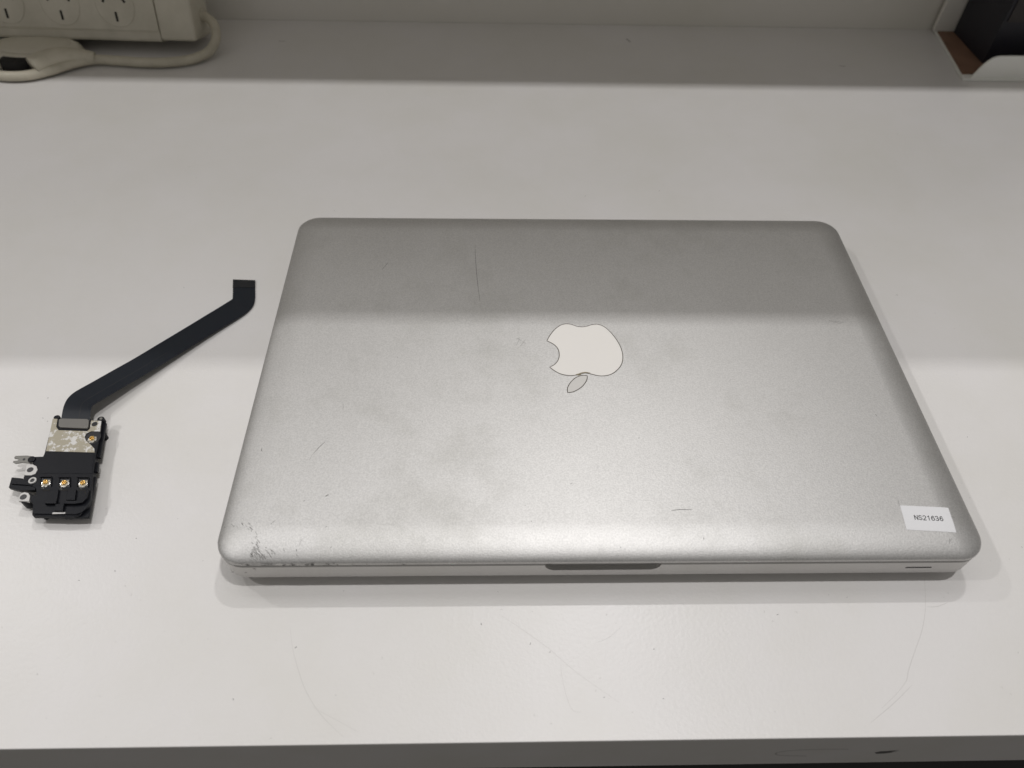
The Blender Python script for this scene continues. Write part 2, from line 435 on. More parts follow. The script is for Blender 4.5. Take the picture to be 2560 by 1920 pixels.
LOGO = [(-19.14, 121.84), (-17.45, 125.49), (-15.34, 128.92), (-13.26, 131.35), (-10.92, 133.14), (-8.09, 133.77), (-5.62, 133.16), (-3.19, 131.97), (-0.16, 131.59), (2.4, 132.14), (4.72, 133.16), (7.27, 133.52), (9.71, 132.75), (11.78, 131.01), (13.96, 127.87), (16.02, 123.7), (17.49, 119.58), (18.29, 115.7), (18.46, 111.69), (17.84, 107.73), (16.49, 104.53), (14.47, 101.89), (12.12, 99.79), (9.63, 98.65), (6.68, 98.23), (4.08, 98.64), (1.52, 99.51), (-1.07, 100.13), (-3.49, 99.68), (-5.92, 98.84), (-8.85, 98.49), (-11.71, 98.91), (-14.29, 99.94), (-16.56, 101.68), (-18.57, 103.71)]
BITE = [(-18.57, 103.71), (-16.64, 105.02), (-15.08, 106.79), (-13.93, 109.11), (-13.36, 112.0), (-13.57, 115.27), (-14.58, 117.84), (-16.5, 120.06), (-19.14, 121.84)]
LEAF_R = [(-0.77, 98.05), (-1.0, 96.16), (-1.97, 93.94), (-3.6, 91.56), (-5.83, 89.55), (-8.27, 88.11), (-10.76, 87.54)]
LEAF_L = [(-10.76, 87.54), (-10.75, 89.71), (-9.95, 91.9), (-8.63, 94.1), (-6.63, 96.33), (-4.43, 97.7), (-2.55, 98.12), (-0.77, 98.05)]
def sm(a): return [q[:2] for q in catmull([(x, y, 0) for x, y in a], 4)]
logo_o = sm(LOGO)[:-1]+sm(BITE)[:-1]
leaf_o = sm(LEAF_R)[:-1]+sm(LEAF_L)[:-1]
def offset(P, d):
    out = []; n = len(P)
    area = sum(P[i][0]*P[(i+1) % n][1]-P[(i+1) % n][0]*P[i][1] for i in range(n))
    s = 1 if area > 0 else -1
    for i in range(n):
        a, b, c = Vector(P[i-1]), Vector(P[i]), Vector(P[(i+1) % n])
        t1 = (b-a).normalized(); t2 = (c-b).normalized(); t = (t1+t2)
        if t.length < 1e-6: t = t1
        t.normalize(); out.append((b.x+s*t.y*d, b.y-s*t.x*d))
    return out
emblem = prism('emblem', logo_o, 23.6, 24.26, M['emblem'], laptop, L0)
prism('groove', offset(logo_o, 0.45), 23.6, 24.225, M['groove'], emblem)['label'] = 'dark hairline gap round the white emblem'
emblem.location = (0, 0, 0)
leaf = prism('emblem_leaf', leaf_o, 23.6, 24.26, M['leaf'], laptop, L0); leaf['label'] = 'small grey leaf of the emblem'
prism('groove', offset(leaf_o, 0.45), 23.6, 24.225, M['groove'], leaf)
for g in list(emblem.children)+list(leaf.children):     # same origin as the laptop
    g.data.transform(Matrix.Translation((-L0[0], -L0[1], -L0[2])))

# paper label with its printed number, following the roll of the lid edge
def sticker():
    c = [(130.2, 23.78), (151.26, 22.59), (150.12, 10.7), (128.83, 12.01)]
    N, K = 16, 10
    v, f = [], []
    def at(s, t, lift):
        x = (1-t)*((1-s)*c[0][0]+s*c[1][0])+t*((1-s)*c[3][0]+s*c[2][0])
        y = (1-t)*((1-s)*c[0][1]+s*c[1][1])+t*((1-s)*c[3][1]+s*c[2][1])
        return (x, y, lid_z(x, y)+lift)
    for lift in (0.02, 0.12):
        for j in range(K+1):
            for i in range(N+1):
                q = at(i/N, j/K, lift); v.append((q[0]/1000, q[1]/1000, q[2]/1000))
    W = N+1; S = W*(K+1)
    for j in range(K):
        for i in range(N):
            a = j*W+i
            f.append((a, a+1, a+W+1, a+W)); f.append((S+a, S+a+1, S+a+W+1, S+a+W))
    rim = [i for i in range(N+1)]+[j*W+N for j in range(1, K+1)]+[K*W+i for i in range(N-1, -1, -1)]+[j*W for j in range(K-1, 0, -1)]
    for i in range(len(rim)):
        a, b = rim[i], rim[(i+1) % len(rim)]; f.append((a, b, S+b, S+a))
    st = obj_from('label_sticker', v, f, M['paper'], laptop, False, L0)
    st['label'] = 'white paper label printed NS21636'
    # printed characters as ink strokes, unit cell 0..0.62 x 0..1
    def arc(cx, cy, rx, ry, a0, a1, n=10): return [(cx+rx*math.cos(math.radians(a0+(a1-a0)*i/n)), cy+ry*math.sin(math.radians(a0+(a1-a0)*i/n))) for i in range(n+1)]
    G = {'N': [[(0, 0), (0, 1)], [(0, 1), (0.62, 0)], [(0.62, 0), (0.62, 1)]],
         'S': [arc(0.31, 0.745, 0.28, 0.255, 25, 180)+arc(0.31, 0.745, 0.28, 0.235, 180, 270)[1:]+arc(0.31, 0.26, 0.30, 0.25, 90, -90)[1:]+arc(0.31, 0.26, 0.31, 0.25, -90, -165)[1:]],
         '2': [arc(0.30, 0.72, 0.28, 0.28, 165, -35)+[(0.36, 0.36), (0.12, 0.14), (0.0, 0.0)], [(0.0, 0.0), (0.60, 0.0)]],
         '1': [[(0.36, 0), (0.36, 1)], [(0.36, 1), (0.26, 0.86), (0.10, 0.77)]],
         '6': [arc(0.31, 0.31, 0.29, 0.31, 0, 360, 16), [(0.02, 0.33), (0.04, 0.62), (0.14, 0.88), (0.32, 1.0), (0.48, 0.95), (0.57, 0.80)]],
         '3': [arc(0.28, 0.745, 0.25, 0.255, 160, -75)+[(0.22, 0.52)], [(0.22, 0.53)]+arc(0.28, 0.27, 0.30, 0.27, 75, -165)]}
    O = Vector((134.30, 16.75)); X = (Vector((146.75, 15.98))-O)/12.474; Y = (Vector((134.62, 18.95))-O)/2.215
    v, f = [], []
    HH, W_ = 2.12, 0.34
    for k, ch in enumerate('NS21636'):
        for path in G[ch]:
            P = [Vector((k*1.80+x*HH*0.96, y*HH)) for x, y in path]
            n = len(P); b0 = len(v)
            for i, q in enumerate(P):
                d = (P[min(i+1, n-1)]-P[max(i-1, 0)]).normalized(); nn = Vector((-d.y, d.x))*W_/2
                e = d*W_*0.3*(-1 if i == 0 else (1 if i == n-1 else 0))
                for sg in (-1, 1):
                    p = q+e+nn*sg; w = O+X*p.x+Y*p.y
                    v.append((w.x/1000, w.y/1000, (lid_z(w.x, w.y)+0.15)/1000))
            for i in range(n-1): f.append((b0+2*i, b0+2*i+1, b0+2*i+3, b0+2*i+2))
    obj_from('printed_number', v, f, M['ink'], st, False, L0)
sticker()

# scuffs and scratches on the lid
lz = lambda x, y: lid_z(x, y)+0.03
lid_marks = [
 ([(-57.34, 197.32), (-56.61, 181.22), (-55.38, 164.01), (-53.99, 150.51)], 0.30),
 ([(-106.04, 181.64), (-108.64, 176.17)], 0.5), ([(29.43, 21.84), (33.52, 22.27), (38.74, 22.24)], 0.32),
 ([(-34.45, 123.23), (-30.26, 119.98)], 0.25), ([(-30.42, 122.58), (-33.4, 117.71)], 0.25), ([(-33.4, 123), (-35.2, 118.4)], 0.22), ([(-35.42, 122.9), (-33.01, 123.88)], 0.3),
 ([(-123.87, 58.36), (-125.98, 55.53), (-128.15, 51.98)], 0.3), ([(-128.15, 51.98), (-129.5, 48.5)], 0.15),
 ([(5.94, 5.48), (4.77, 1.9)], 0.45), ([(-118.49, 80.7), (-118.0, 77.9)], 0.3), ([(131.93, 136.9), (139.52, 135.54)], 0.35), ([(134, 136.0), (138, 134.6)], 0.25),
 ([(-119.6, 29.6), (-118.4, 30.5)], 0.85), ([(-128.6, 27.2), (-128.2, 27.8)], 0.4), ([(41.2, 8.3), (41.3, 9.1)], 0.55), ([(-128.3, 5.3), (-127.8, 2.6)], 0.55),
 ([(-151.8, 55.4), (-151.9, 54.2), (-151.2, 53.4)], 0.3), ([(-13.3, 35.3), (-12.2, 35.9)], 0.3), ([(-126.7, 9.3), (-127.2, 6.8)], 0.25), ([(-114.5, 5.5), (-114.0, 6.3)], 0.35),
 ([(-140.5, 16.2), (-138.9, 18.0)], 0.3), ([(150.8, 18.4), (152.2, 18.0)], 0.45), ([(148.5, 9.0), (148.3, 7.2)], 0.4), ([(146.4, 8.0), (145.5, 6.0)], 0.35), ([(147.1, 8.2), (146.4, 6.8)], 0.3),
 ([(150, 5.6), (156, 5.4)], 0.2), ([(150, 3.4), (157, 3.2)], 0.2), ([(-117.5, 14.6), (-117.1, 15.0)], 0.4), ([(130.2, 26.5), (130.0, 23.9)], 0.25), ([(136, 74), (136.6, 73)], 0.5),
]
for x, y in ((-31.06, 16.56), (-33.78, 24.46), (-0.56, 44.06), (-140, 100), (-123, 60), (20, 60), (90, 30), (70, 95), (-80, 70), (-95, 110), (60, 180), (-140, 160), (-146, 155), (-133, 157), (105, 55)):
    a = random.uniform(0, 3.14); l = random.uniform(0.3, 0.8)
    lid_marks.append(([(x, y), (x+l*math.cos(a), y+l*math.sin(a))], random.uniform(0.22, 0.4)))
strokes('scratch', lid_marks, M['mark_lid'], lz, lid, L0)
corner = []
for i in range(230):                         # scrape field of the knocked corner
    g = random.random()
    if g < 0.5: x, y = random.gauss(-146, 4.2), random.gauss(2.6, 1.5)
    elif g < 0.8: x, y = random.uniform(-161, -143), random.uniform(0.6, 12)
    else: x, y = random.gauss(-152, 3.5), random.gauss(11, 3.5)
    if x < -161.5 or y < 0.3: continue
    a = math.radians(random.gauss(132, 12)); l = random.uniform(0.6, 2.6)
    x1, y1 = x+l*math.cos(a), y+l*math.sin(a)
    if y1 < 0.3 or x1 < -161.8 or lid_z(x, y) < 20.3 or lid_z(x1, y1) < 20.3: continue
    corner.append(([(x, y), (x1, y1)], random.uniform(0.18, 0.55)))
soft = []
for i in range(26):
    x, y = random.gauss(-147, 4.5), random.gauss(3.4, 1.6)
    if not (-158 < x < -136 and 1.2 < y < 9): continue
    soft.append(([(x, y), (x-1.3, y+1.5)], random.uniform(0.8, 1.5)))
strokes('corner_rub', soft, M['rub'], lambda x, y: lid_z(x, y)+0.012, lid, L0)
strokes('corner_scuff', corner[::3], M['mark_lid'], lz, lid, L0)
strokes('corner_scuff', corner[1::3]+corner[2::3], M['scrape'], lambda x, y: lid_z(x, y)+0.02, lid, L0)
strokes('grime', [([(-6.2, 98.9), (-4.6, 99.3), (-3.2, 99.9), (-1.0, 100.3), (1.2, 99.9)], 0.7), ([(-5.6, 98.4), (-4.4, 98.9), (-3.4, 98.8)], 0.6), ([(-4.8, 98.0), (-3.9, 99.4)], 0.4)], M['grime'], lambda x, y: 24.29, lid, L0)
lip = []
def lip_marks():
    v, f = [], []
    for i in range(34):
        x = random.uniform(-152, -120) if i < 26 else random.uniform(-120, -80); z = random.uniform(18.9, 20.3); l = random.uniform(0.5, 2.2); h = random.uniform(0.15, 0.5)
        b = len(v); yy = -0.06
        for q in ((x, z), (x+l*0.6, z-h*0.3), (x+l, z+h*0.4), (x+l*0.4, z+h)): v.append((q[0]/1000, yy/1000, q[1]/1000))
        f.append((b, b+1, b+2, b+3))
    o = obj_from('lip_nick', v, f, M['mark_lid'], lid, False, L0); o['kind'] = 'stuff'
    v, f = [], []
    for x, z, l, h in ((-146.2, 15.6, 1.4, 0.55), (-150.5, 12.3, 1.2, 0.45), (-156.5, 11.0, 1.4, 0.45), (-145.9, 14.7, 0.4, 0.4)):
        b = len(v); y = 0.20 if x > -150.7 else 1.1
        for q in ((x-l/2, z-h*0.3), (x, z-h/2), (x+l/2, z+h*0.1), (x+l*0.2, z+h/2), (x-l*0.3, z+h*0.2)): v.append((q[0]/1000, y/1000, q[1]/1000))
        f.append(tuple(range(b, b+5)))
    o = obj_from('dent_mark', v, f, M['mark'], body, False, L0); o['kind'] = 'stuff'
lip_marks()

# ------------------------------------------------------------------ black connector board with its flat cable
B0 = (-0.2500, 0.0600, 0.0)
B1 = (B0[0]+0.0020, B0[1]-0.0020, 0.0030)      # the board stands 3 mm clear of the desk on its pins
board = thing('connector_board', 'small black connector board with metal shield and long black flat cable left of the laptop', 'circuit board', B1)
BODY = [(-264.68, 86.57), (-240.64, 85.36), (-239.13, 78.59), (-236.59, 63.61), (-234.64, 54.35), (-231.27, 41.02), (-230.99, 37.15), (-232.9, 33.97), (-235.11, 33.02), (-254.12, 33.46), (-256.26, 39.2), (-257.42, 39.64), (-258.7, 42.67), (-256.44, 43.31), (-257.35, 46.16), (-258.33, 47.27), (-262.02, 48.17), (-265.46, 52.21), (-265.71, 53.79), (-261.08, 54.45), (-260.74, 56.73), (-262.45, 59.04), (-264.42, 60.2), (-264.76, 64.07), (-260.96, 64.16), (-261.15, 66.52)]
prism('frame', BODY, 1.6, 4.6, M['black'], board, B0, 0.18)
RAIL1 = [(-242.28, 86.37), (-239.37, 85.45), (-235.44, 64.74), (-238.39, 64.56)]
RAIL2 = [(-237.67, 62.39), (-235.23, 62.01), (-234.08, 56.66), (-236.41, 56.35)]
RAIL3 = [(-236.13, 54.38), (-233.8, 54.01), (-229.77, 32.47), (-230.6, 32.4), (-240.4, 32.1), (-240.7, 32.6), (-254.2, 32.9), (-255.33, 33.9), (-256.03, 35.79), (-235.69, 35.67), (-234.0, 40.38)]
for P in (RAIL1, RAIL2): prism('side_rail', P, 1.5, 3.0, M['black'], board, B0, 0.25)
prism('lower_plate', RAIL3, 1.5, 2.8, M['black'], board, B0, 0.25)
prism('front_bead', [(-253.6, 33.9), (-236.0, 33.4), (-233.6, 34.6), (-232.4, 36.6), (-232.0, 35.4), (-233.4, 33.0), (-236.0, 32.2), (-253.9, 32.7)], 2.8, 3.9, M['black'], board, B0, 0.2)
SHIELD = [(-264.64, 86.37), (-262.31, 86.21), (-261.22, 81.47), (-259.31, 79.37), (-245.5, 78.75), (-244.93, 80.34), (-246.36, 85.27), (-240.75, 84.96), (-239.31, 78.54), (-243.51, 78.7), (-245.37, 77.46), (-245.57, 75.5), (-244.39, 73.44), (-240.98, 70.62), (-238.75, 68.6), (-237.76, 66.21), (-260.74, 67.09)]
shield = prism('shield_plate', SHIELD, 4.55, 4.85, M['shield'], board, B0, 0.06); shield['label'] = 'silver shield plate with patches of tan glue residue'
prism('screw_hole', disc_pts(-243.32, 82.97, 1.35), 4.5, 4.90, M['pit'], shield)
for g in shield.children: g.data.transform(Matrix.Translation((-B0[0], -B0[1], 0)))
prism('gasket', [(-262.05, 86.06), (-245.87, 85.73), (-244.72, 80.19), (-245.27, 78.9), (-259.28, 79.53), (-260.92, 81.32)], 4.5, 5.05, M['black'], board, B0, 0.15)
prism('clamp_pad', [(-260.83, 85.04), (-260.17, 85.75), (-247.31, 85.38), (-246.22, 84.52), (-245.22, 80.75), (-245.48, 79.65), (-258.62, 80.37), (-259.62, 81.27)], 5.0, 5.9, M['pad'], board, B0, 0.2)
prism('corner_tab', disc_pts(-263.2, 87.4, 1.5, 1.3), 2.0, 4.7, M['black'], board, B0, 0.2)
prism('corner_tab', disc_pts(-241.6, 86.3, 1.7, 1.5), 2.0, 4.7, M['black'], board, B0, 0.2)
prism('tab_pin', disc_pts(-241.4, 86.4, 0.7), 4.6, 4.85, M['clip'], board, B0)
prism('insulating_film', [(-260.8, 66.1), (-237.7, 65.4), (-235.2, 54.4), (-258.8, 54.7), (-260.1, 58.83), (-261.0, 63.2)], 4.55, 4.72, M['black'], board, B0)
# antenna sockets in their pockets
def socket(cx, cy, pocket, ang=0.0):
    if pocket:
        p = pocket
        xs = [q[0] for q in p]; ys = [q[1] for q in p]
        prism('pocket', p, 4.5, 4.63, M['pit'], board, B0)
        # raised rim on three sides
        (a, b, c, d) = p
        def wallseg(s, e, w=0.45, h=5.5):
            dx, dy = e[0]-s[0], e[1]-s[1]; L = math.hypot(dx, dy); nx, ny = -dy/L*w, dx/L*w
            prism('pocket_rim', [s, e, (e[0]+nx, e[1]+ny), (s[0]+nx, s[1]+ny)], 4.5, h, M['black'], board, B0, 0.1)
        wallseg(b, a); wallseg(a, d, 0.35, 5.2); wallseg(c, b, 0.35, 5.2)
    s = prism('antenna_socket', [(cx+x*math.cos(ang)-y*math.sin(ang), cy+x*math.sin(ang)+y*math.cos(ang)) for x, y in ((-1.6, -1.5), (1.6, -1.5), (1.6, 1.5), (-1.6, 1.5))], 4.55, 5.0, M['sockbase'], board, B0, 0.1)
    o = (-B0[0], -B0[1], 0)
    rg = ring('gold_ring', cx, cy+0.15, 1.15, 0.62, 4.95, 5.75, M['gold'], s, B0)
    prism('contact_floor', disc_pts(cx, cy+0.15, 0.8, n=16), 4.95, 5.2, M['gold'], s, B0)
    prism('contact_pin', disc_pts(cx, cy+0.15, 0.25, n=10), 5.1, 5.6, M['gold'], s, B0)
    prism('solder_tab', [(cx-1.25, cy-2.2), (cx+1.25, cy-2.2), (cx+1.15, cy-1.5), (cx-1.15, cy-1.5)], 4.6, 4.95, M['solder'], s, B0, 0.2)
    for sx in (-1, 1):
        prism('solder_tab', [(cx+sx*1.6, cy-0.9), (cx+sx*2.05, cy-1.0), (cx+sx*2.0, cy+0.5), (cx+sx*1.6, cy+0.5)], 4.6, 4.85, M['solder'], s, B0, 0.12)
prism('pocket', disc_pts(-241.6, 75.0, 3.6, 3.9), 4.5, 4.64, M['pit'], board, B0)
socket(-241.49, 73.99, None, -0.15)
PK = [[(-257.75, 52.63), (-252.49, 52.61), (-250.86, 47.68), (-256.07, 47.71)], [(-249.21, 52.37), (-244.05, 52.35), (-242.26, 47.29), (-247.53, 47.45)], [(-240.92, 52.34), (-235.65, 52.31), (-234.09, 47.16), (-239.35, 47.28)]]
for (cx, cy), P in zip(((-254.18, 49.41), (-245.66, 49.11), (-237.17, 48.98)), PK): socket(cx, cy, P)
# moulded ribs below the sockets
prism('rib', [(-249.7, 37.7), (-244.7, 37.7), (-246.0, 44.6), (-250.4, 44.8), (-249.0, 39.7)][0:2]+[(-245.1, 39.6), (-249.2, 39.6)], 4.5, 6.2, M['black'], board, B0, 0.15)
prism('rib', [(-250.3, 45.4), (-246.6, 45.4), (-245.2, 39.5), (-248.9, 39.4)], 4.5, 5.6, M['black'], board, B0, 0.15)
prism('rib', [(-245.2, 37.7), (-241.3, 37.7), (-240.6, 34.1), (-244.3, 34.3)], 4.4, 5.8, M['black'], board, B0, 0.15)
prism('rib', [(-241.4, 37.6), (-236.65, 37.5), (-233.4, 38.1), (-232.1, 40.8), (-232.9, 45.4), (-233.8, 45.4), (-233.2, 41.2), (-234.2, 39.4), (-236.7, 39.1), (-241.1, 39.2)], 4.5, 6.2, M['black'], board, B0, 0.15)
prism('rib', [(-242.6, 45.5), (-238.7, 45.4), (-237.4, 39.8), (-241.2, 39.8)], 4.5, 5.6, M['black'], board, B0, 0.15)
for x in (-252.6, -244.6, -236.6): prism('vent_slot', [(x-1.6, 46.0), (x+1.5, 46.0), (x+1.6, 45.2), (x-1.5, 45.2)], 4.5, 4.66, M['slot'], board, B0)
prism('bright_strip', [(-245.4, 34.0), (-239.9, 34.1), (-239.7, 33.3), (-245.4, 33.2)], 4.5, 4.75, M['lug'], board, B0, 0.05)
for x, y in ((-254.9, 46.3), (-246.6, 45.9), (-237.6, 46.1)):
    pm = strokes('printed_code', [([(x, y), (x, y+1.0)], 0.22), ([(x+0.5, y), (x+0.5, y+1.0)], 0.22), ([(x+0.5, y), (x+1.0, y)], 0.22)], M['clip'], lambda a, b: 4.69, board, B0)
# mounting lugs, clip and arm on the left side
def lug(P, hx, hy, hr):
    l = prism('mounting_lug', P, 3.6, 4.85, M['lug'], board, B0, 0.12)
    prism('hole', disc_pts(hx, hy, hr, hr*0.95), 3.7, 4.90, M['pit'], l, B0)
    return l
lug([(-266.7, 59.47), (-264.13, 59.69), (-261.86, 58.53), (-260.63, 56.6), (-260.86, 54.32), (-262.5, 53.51), (-265.54, 53.62)], -263.93, 56.55, 1.45)
lug([(-262.67, 39.93), (-263.27, 41.7), (-263.3, 43.66), (-261.98, 44.53), (-259.96, 44.08), (-258.63, 42.55), (-257.95, 39.65)], -261.3, 41.9, 1.5)
for q in ((-241.0, 36.0), (-252.0, 36.0), (-259.0, 82.0), (-240.0, 80.0)): prism('standoff', disc_pts(q[0], q[1], 1.4, n=14), -2.95, 1.8, M['black'], board, B0)
prism('boss', disc_pts(-260.6, 42.0, 2.55, 2.7), -1.2, 4.0, M['black'], board, B0, 0.1)
rg = ring('threaded_insert', -260.6, 50.65, 1.75, 1.0, 4.4, 5.2, M['lug'], board, B0)
prism('hole', disc_pts(-260.6, 50.65, 1.05), 4.5, 4.75, M['pit'], rg, B0)
prism('arm', [(-271.23, 52.88), (-265.94, 52.32), (-262.73, 50.6), (-258.33, 47.9), (-257.94, 45.91), (-264.72, 45.73), (-270.34, 47.43), (-270.85, 50.63)], 2.4, 4.3, M['black'], board, B0, 0.2)
prism('arm', [(-270.2, 51.9), (-263.5, 51.2), (-259.6, 48.9), (-259.8, 48.0), (-269.4, 48.9)], 4.2, 5.0, M['black'], board, B0, 0.2)
clip = prism('clip', [(-274.35, 63.79), (-273.94, 64.68), (-268.65, 64.86), (-266.16, 64.38), (-264.13, 62.26), (-264.44, 60.4), (-269.71, 60.74), (-272.38, 60.29), (-273.82, 61.04), (-273.85, 61.78), (-272.06, 62.05), (-271.7, 62.89), (-273.88, 63.09)], 4.0, 4.5, M['clip'], board, B0, 0.08)
clip['label'] = 'grey forked metal clip'
prism('hole', disc_pts(-269.27, 62.6, 0.62), 4.0, 4.55, M['pit'], clip, B0)
prism('screw', disc_pts(-265.5, 62.35, 1.7), 3.0, 5.2, M['black'], board, B0, 0.25)
for k in range(2):
    a = math.pi/4+k*math.pi/2
    prism('screw_slot', [(-265.5+q[0]*math.cos(a)-q[1]*math.sin(a), 62.35+q[0]*math.sin(a)+q[1]*math.cos(a)) for q in ((-0.9, -0.14), (0.9, -0.14), (0.9, 0.14), (-0.9, 0.14))], 5.1, 5.23+0.01*k, M['slot'], board, B0)
# flat cable: lifts off the board and comes down to the desk at its far end
CU = [(-200.78, 193.05), (-199.59, 187.09), (-198.23, 180.35), (-197.63, 177.14), (-197.6, 176.47), (-197.88, 175.9), (-199.12, 174.31), (-203.68, 168.59), (-208.17, 163.09), (-216.85, 152.21), (-227.22, 139.23), (-237.04, 126.69), (-244.78, 117.66), (-252.21, 108.83), (-255.76, 104.5), (-258.51, 100.87), (-259.83, 97.03), (-259.88, 92.78), (-259.25, 88.74), (-258.05, 83.07)]
CL = [(-187.85, 192.4), (-186.64, 186.72), (-185.31, 180.42), (-184.71, 176.86), (-184.38, 173.76), (-184.64, 170.68), (-185.74, 167.41), (-188.28, 162.99), (-193.81, 156.5), (-204.98, 143.61), (-218.42, 127.42), (-228.25, 115.35), (-234.28, 107.98), (-239.31, 101.55), (-242.82, 96.99), (-244.88, 94.32), (-246.07, 92.21), (-245.88, 90.45), (-245.29, 88.08), (-244.07, 82.72)]
CZ = [0.6, 0.65, 0.7, 0.75, 0.8, 0.85, 0.95, 1.3, 1.7, 2.5, 3.6, 4.8, 5.7, 6.6, 7.2, 7.6, 8.0, 8.3, 8.4, 8.2]
def flex(name, u, l, z, mat, th=0.22, f0=0.0, f1=1.0, lift=0.0, parent=None, smooth_pts=True):
    U = catmull([(a[0], a[1], h) for a, h in zip(u, z)], 5); L = catmull([(a[0], a[1], h) for a, h in zip(l, z)], 5)
    v, f = [], []
    nx = 7
    for a, b in zip(U, L):
        a, b = Vector(a), Vector(b)
        for j in range(nx):
            t = f0+(f1-f0)*j/(nx-1); q = a.lerp(b, t); q.z += lift
            v.append((q.x/1000, q.y/1000, q.z/1000))
    n = len(U); S = n*nx
    for q in v[:S]: v.append((q[0], q[1], q[2]-th/1000))
    for i in range(n-1):
        for j in range(nx-1):
            a = i*nx+j
            f.append((a, a+1, a+nx+1, a+nx)); f.append((S+a, S+a+nx, S+a+nx+1, S+a+1))
        f.append((i*nx, (i+1)*nx, S+(i+1)*nx, S+i*nx)); f.append((i*nx+nx-1, S+i*nx+nx-1, S+(i+1)*nx+nx-1, (i+1)*nx+nx-1))
    for i in (0, n-1):
        for j in range(nx-1):
            a = i*nx+j; f.append((a, S+a, S+a+1, a+1))
    o = obj_from(name, v, f, mat, parent or board, True, B1)
    o.data.set_sharp_from_angle(angle=math.radians(40))
    return o
cable = flex('flat_cable', CU, CL, CZ, M['cable'])
flex('trace_line', CU[10:], CL[10:], CZ[10:], M['trace'], 0.02, 0.60, 0.625, 0.03, cable)
flex('end_stiffener', [(-200.9, 193.2), (-199.5, 186.2)], [(-187.7, 192.6), (-186.4, 186.0)], [0.62, 0.72], M['cable_end'], 0.3, 0.0, 1.0, 0.12, cable)

# ------------------------------------------------------------------ power strip leaning on the wall
S0 = (-0.2900, 0.4630, 0.0110)
strip = thing('power_strip', 'aged white power strip with a row of sockets leaning against the wall', 'power strip', S0)
strip.rotation_euler = (math.radians(-16), 0, math.radians(-2))
def sbox(name, lo, hi, mat, parent=strip, bevel=0.0, seg=3):
    return box(name, [q/1000 for q in lo], [q/1000 for q in hi], mat, parent, (0, 0, 0), bevel/1000, seg)
# housing: prism along x with a chamfered lower and upper front edge
def housing():
    prof = [(4.0, 0.0), (1.0, 0.6), (0.2, 2.2), (0.0, 7.2), (-0.9, 9.0), (-0.9, 43.0), (0, 44.8), (0.2, 50), (1.0, 51.6), (4.0, 52.2), (36, 52.2), (38, 50), (38, 2), (36, 0)]
    xs = [-262, -24.2]
    v, f = [], []
    n = len(prof)
    for x in xs:
        for y, z in prof: v.append((x/1000, y/1000, z/1000))
    f.append(tuple(range(n))); f.append(tuple(range(2*n-1, n-1, -1)))
    for i in range(n): f.append((i, (i+1) % n, n+(i+1) % n, n+i))
    return obj_from('housing', v, f, M['strip'], strip)
housing()
sbox('end_cap', (-24.0, -1.3, 1.6), (4.6, 35.5, 51.0), M['strip'], bevel=2.4)
sbox('reset_button', (-16, -2.0, 36), (-8, -1.2, 44), M['slot'], bevel=0.3)
def face_ring(cx, cz, ro, ri, y, mat, name, parent, n=40, depth=0.5):
    v, f = [], []
    for r, yy in ((ro, y+0.8), (ro, y-0.15), (ri, y-0.15), (ri, y+0.8)):
        for i in range(n): a = 2*math.pi*i/n; v.append(((cx+r*math.cos(a))/1000, yy/1000, (cz+r*math.sin(a))/1000))
    for k in range(3):
        for i in range(n): f.append((k*n+i, k*n+(i+1) % n, (k+1)*n+(i+1) % n, (k+1)*n+i))
    return obj_from(name, v, f, mat, parent, True)
def slot_q(cx, cz, ang, w, h, parent):
    v = []
    for y in (-1.16, -0.5):
        for x, z in ((-w/2, -h/2), (w/2, -h/2), (w/2, h/2), (-w/2, h/2)):
            v.append(((cx+x*math.cos(ang)-z*math.sin(ang))/1000, y/1000, (cz+x*math.sin(ang)+z*math.cos(ang))/1000))
    return obj_from('pin_slot', v, [(0, 1, 2, 3), (7, 6, 5, 4), (0, 1, 5, 4), (1, 2, 6, 5), (2, 3, 7, 6), (3, 0, 4, 7)], M['slot'], parent)
for cx in (-55.3, -98.7, -142.3, -185.7, -229.1):
    so = face_ring(cx+0.6, 26.0, 15.6, 15.0, -0.9, M['strip'], 'socket', strip)
    n = 36; v = [((cx+0.6+14.9*math.cos(2*math.pi*i/n))/1000, -1.1/1000, (26+14.9*math.sin(2*math.pi*i/n))/1000) for i in range(n)]
    v += [(q[0], 0.0, q[2]) for q in v]
    obj_from('socket_face', v, [tuple(range(n)), tuple(range(2*n-1, n-1, -1))]+[(i, (i+1) % n, n+(i+1) % n, n+i) for i in range(n)], M['strip'], so)
    slot_q(cx, 18.4, 0.0, 1.9, 7.0, so)
    slot_q(cx-6.6, 31.6, math.radians(-30), 1.9, 7.0, so)
    slot_q(cx+7.4, 31.6, math.radians(30), 1.9, 7.0, so)
# round cord outlet hole on the end face
def end_hole():
    n = 20; v = []
    for x in (4.66, 4.2):
        for i in range(n): a = 2*math.pi*i/n; v.append((x/1000, (15+3.0*math.cos(a))/1000, (36+4.2*math.sin(a))/1000))
    obj_from('end_hole', v, [tuple(range(n))]+[(i, (i+1) % n, n+(i+1) % n, n+i) for i in range(n)], M['slot'], strip)
end_hole()

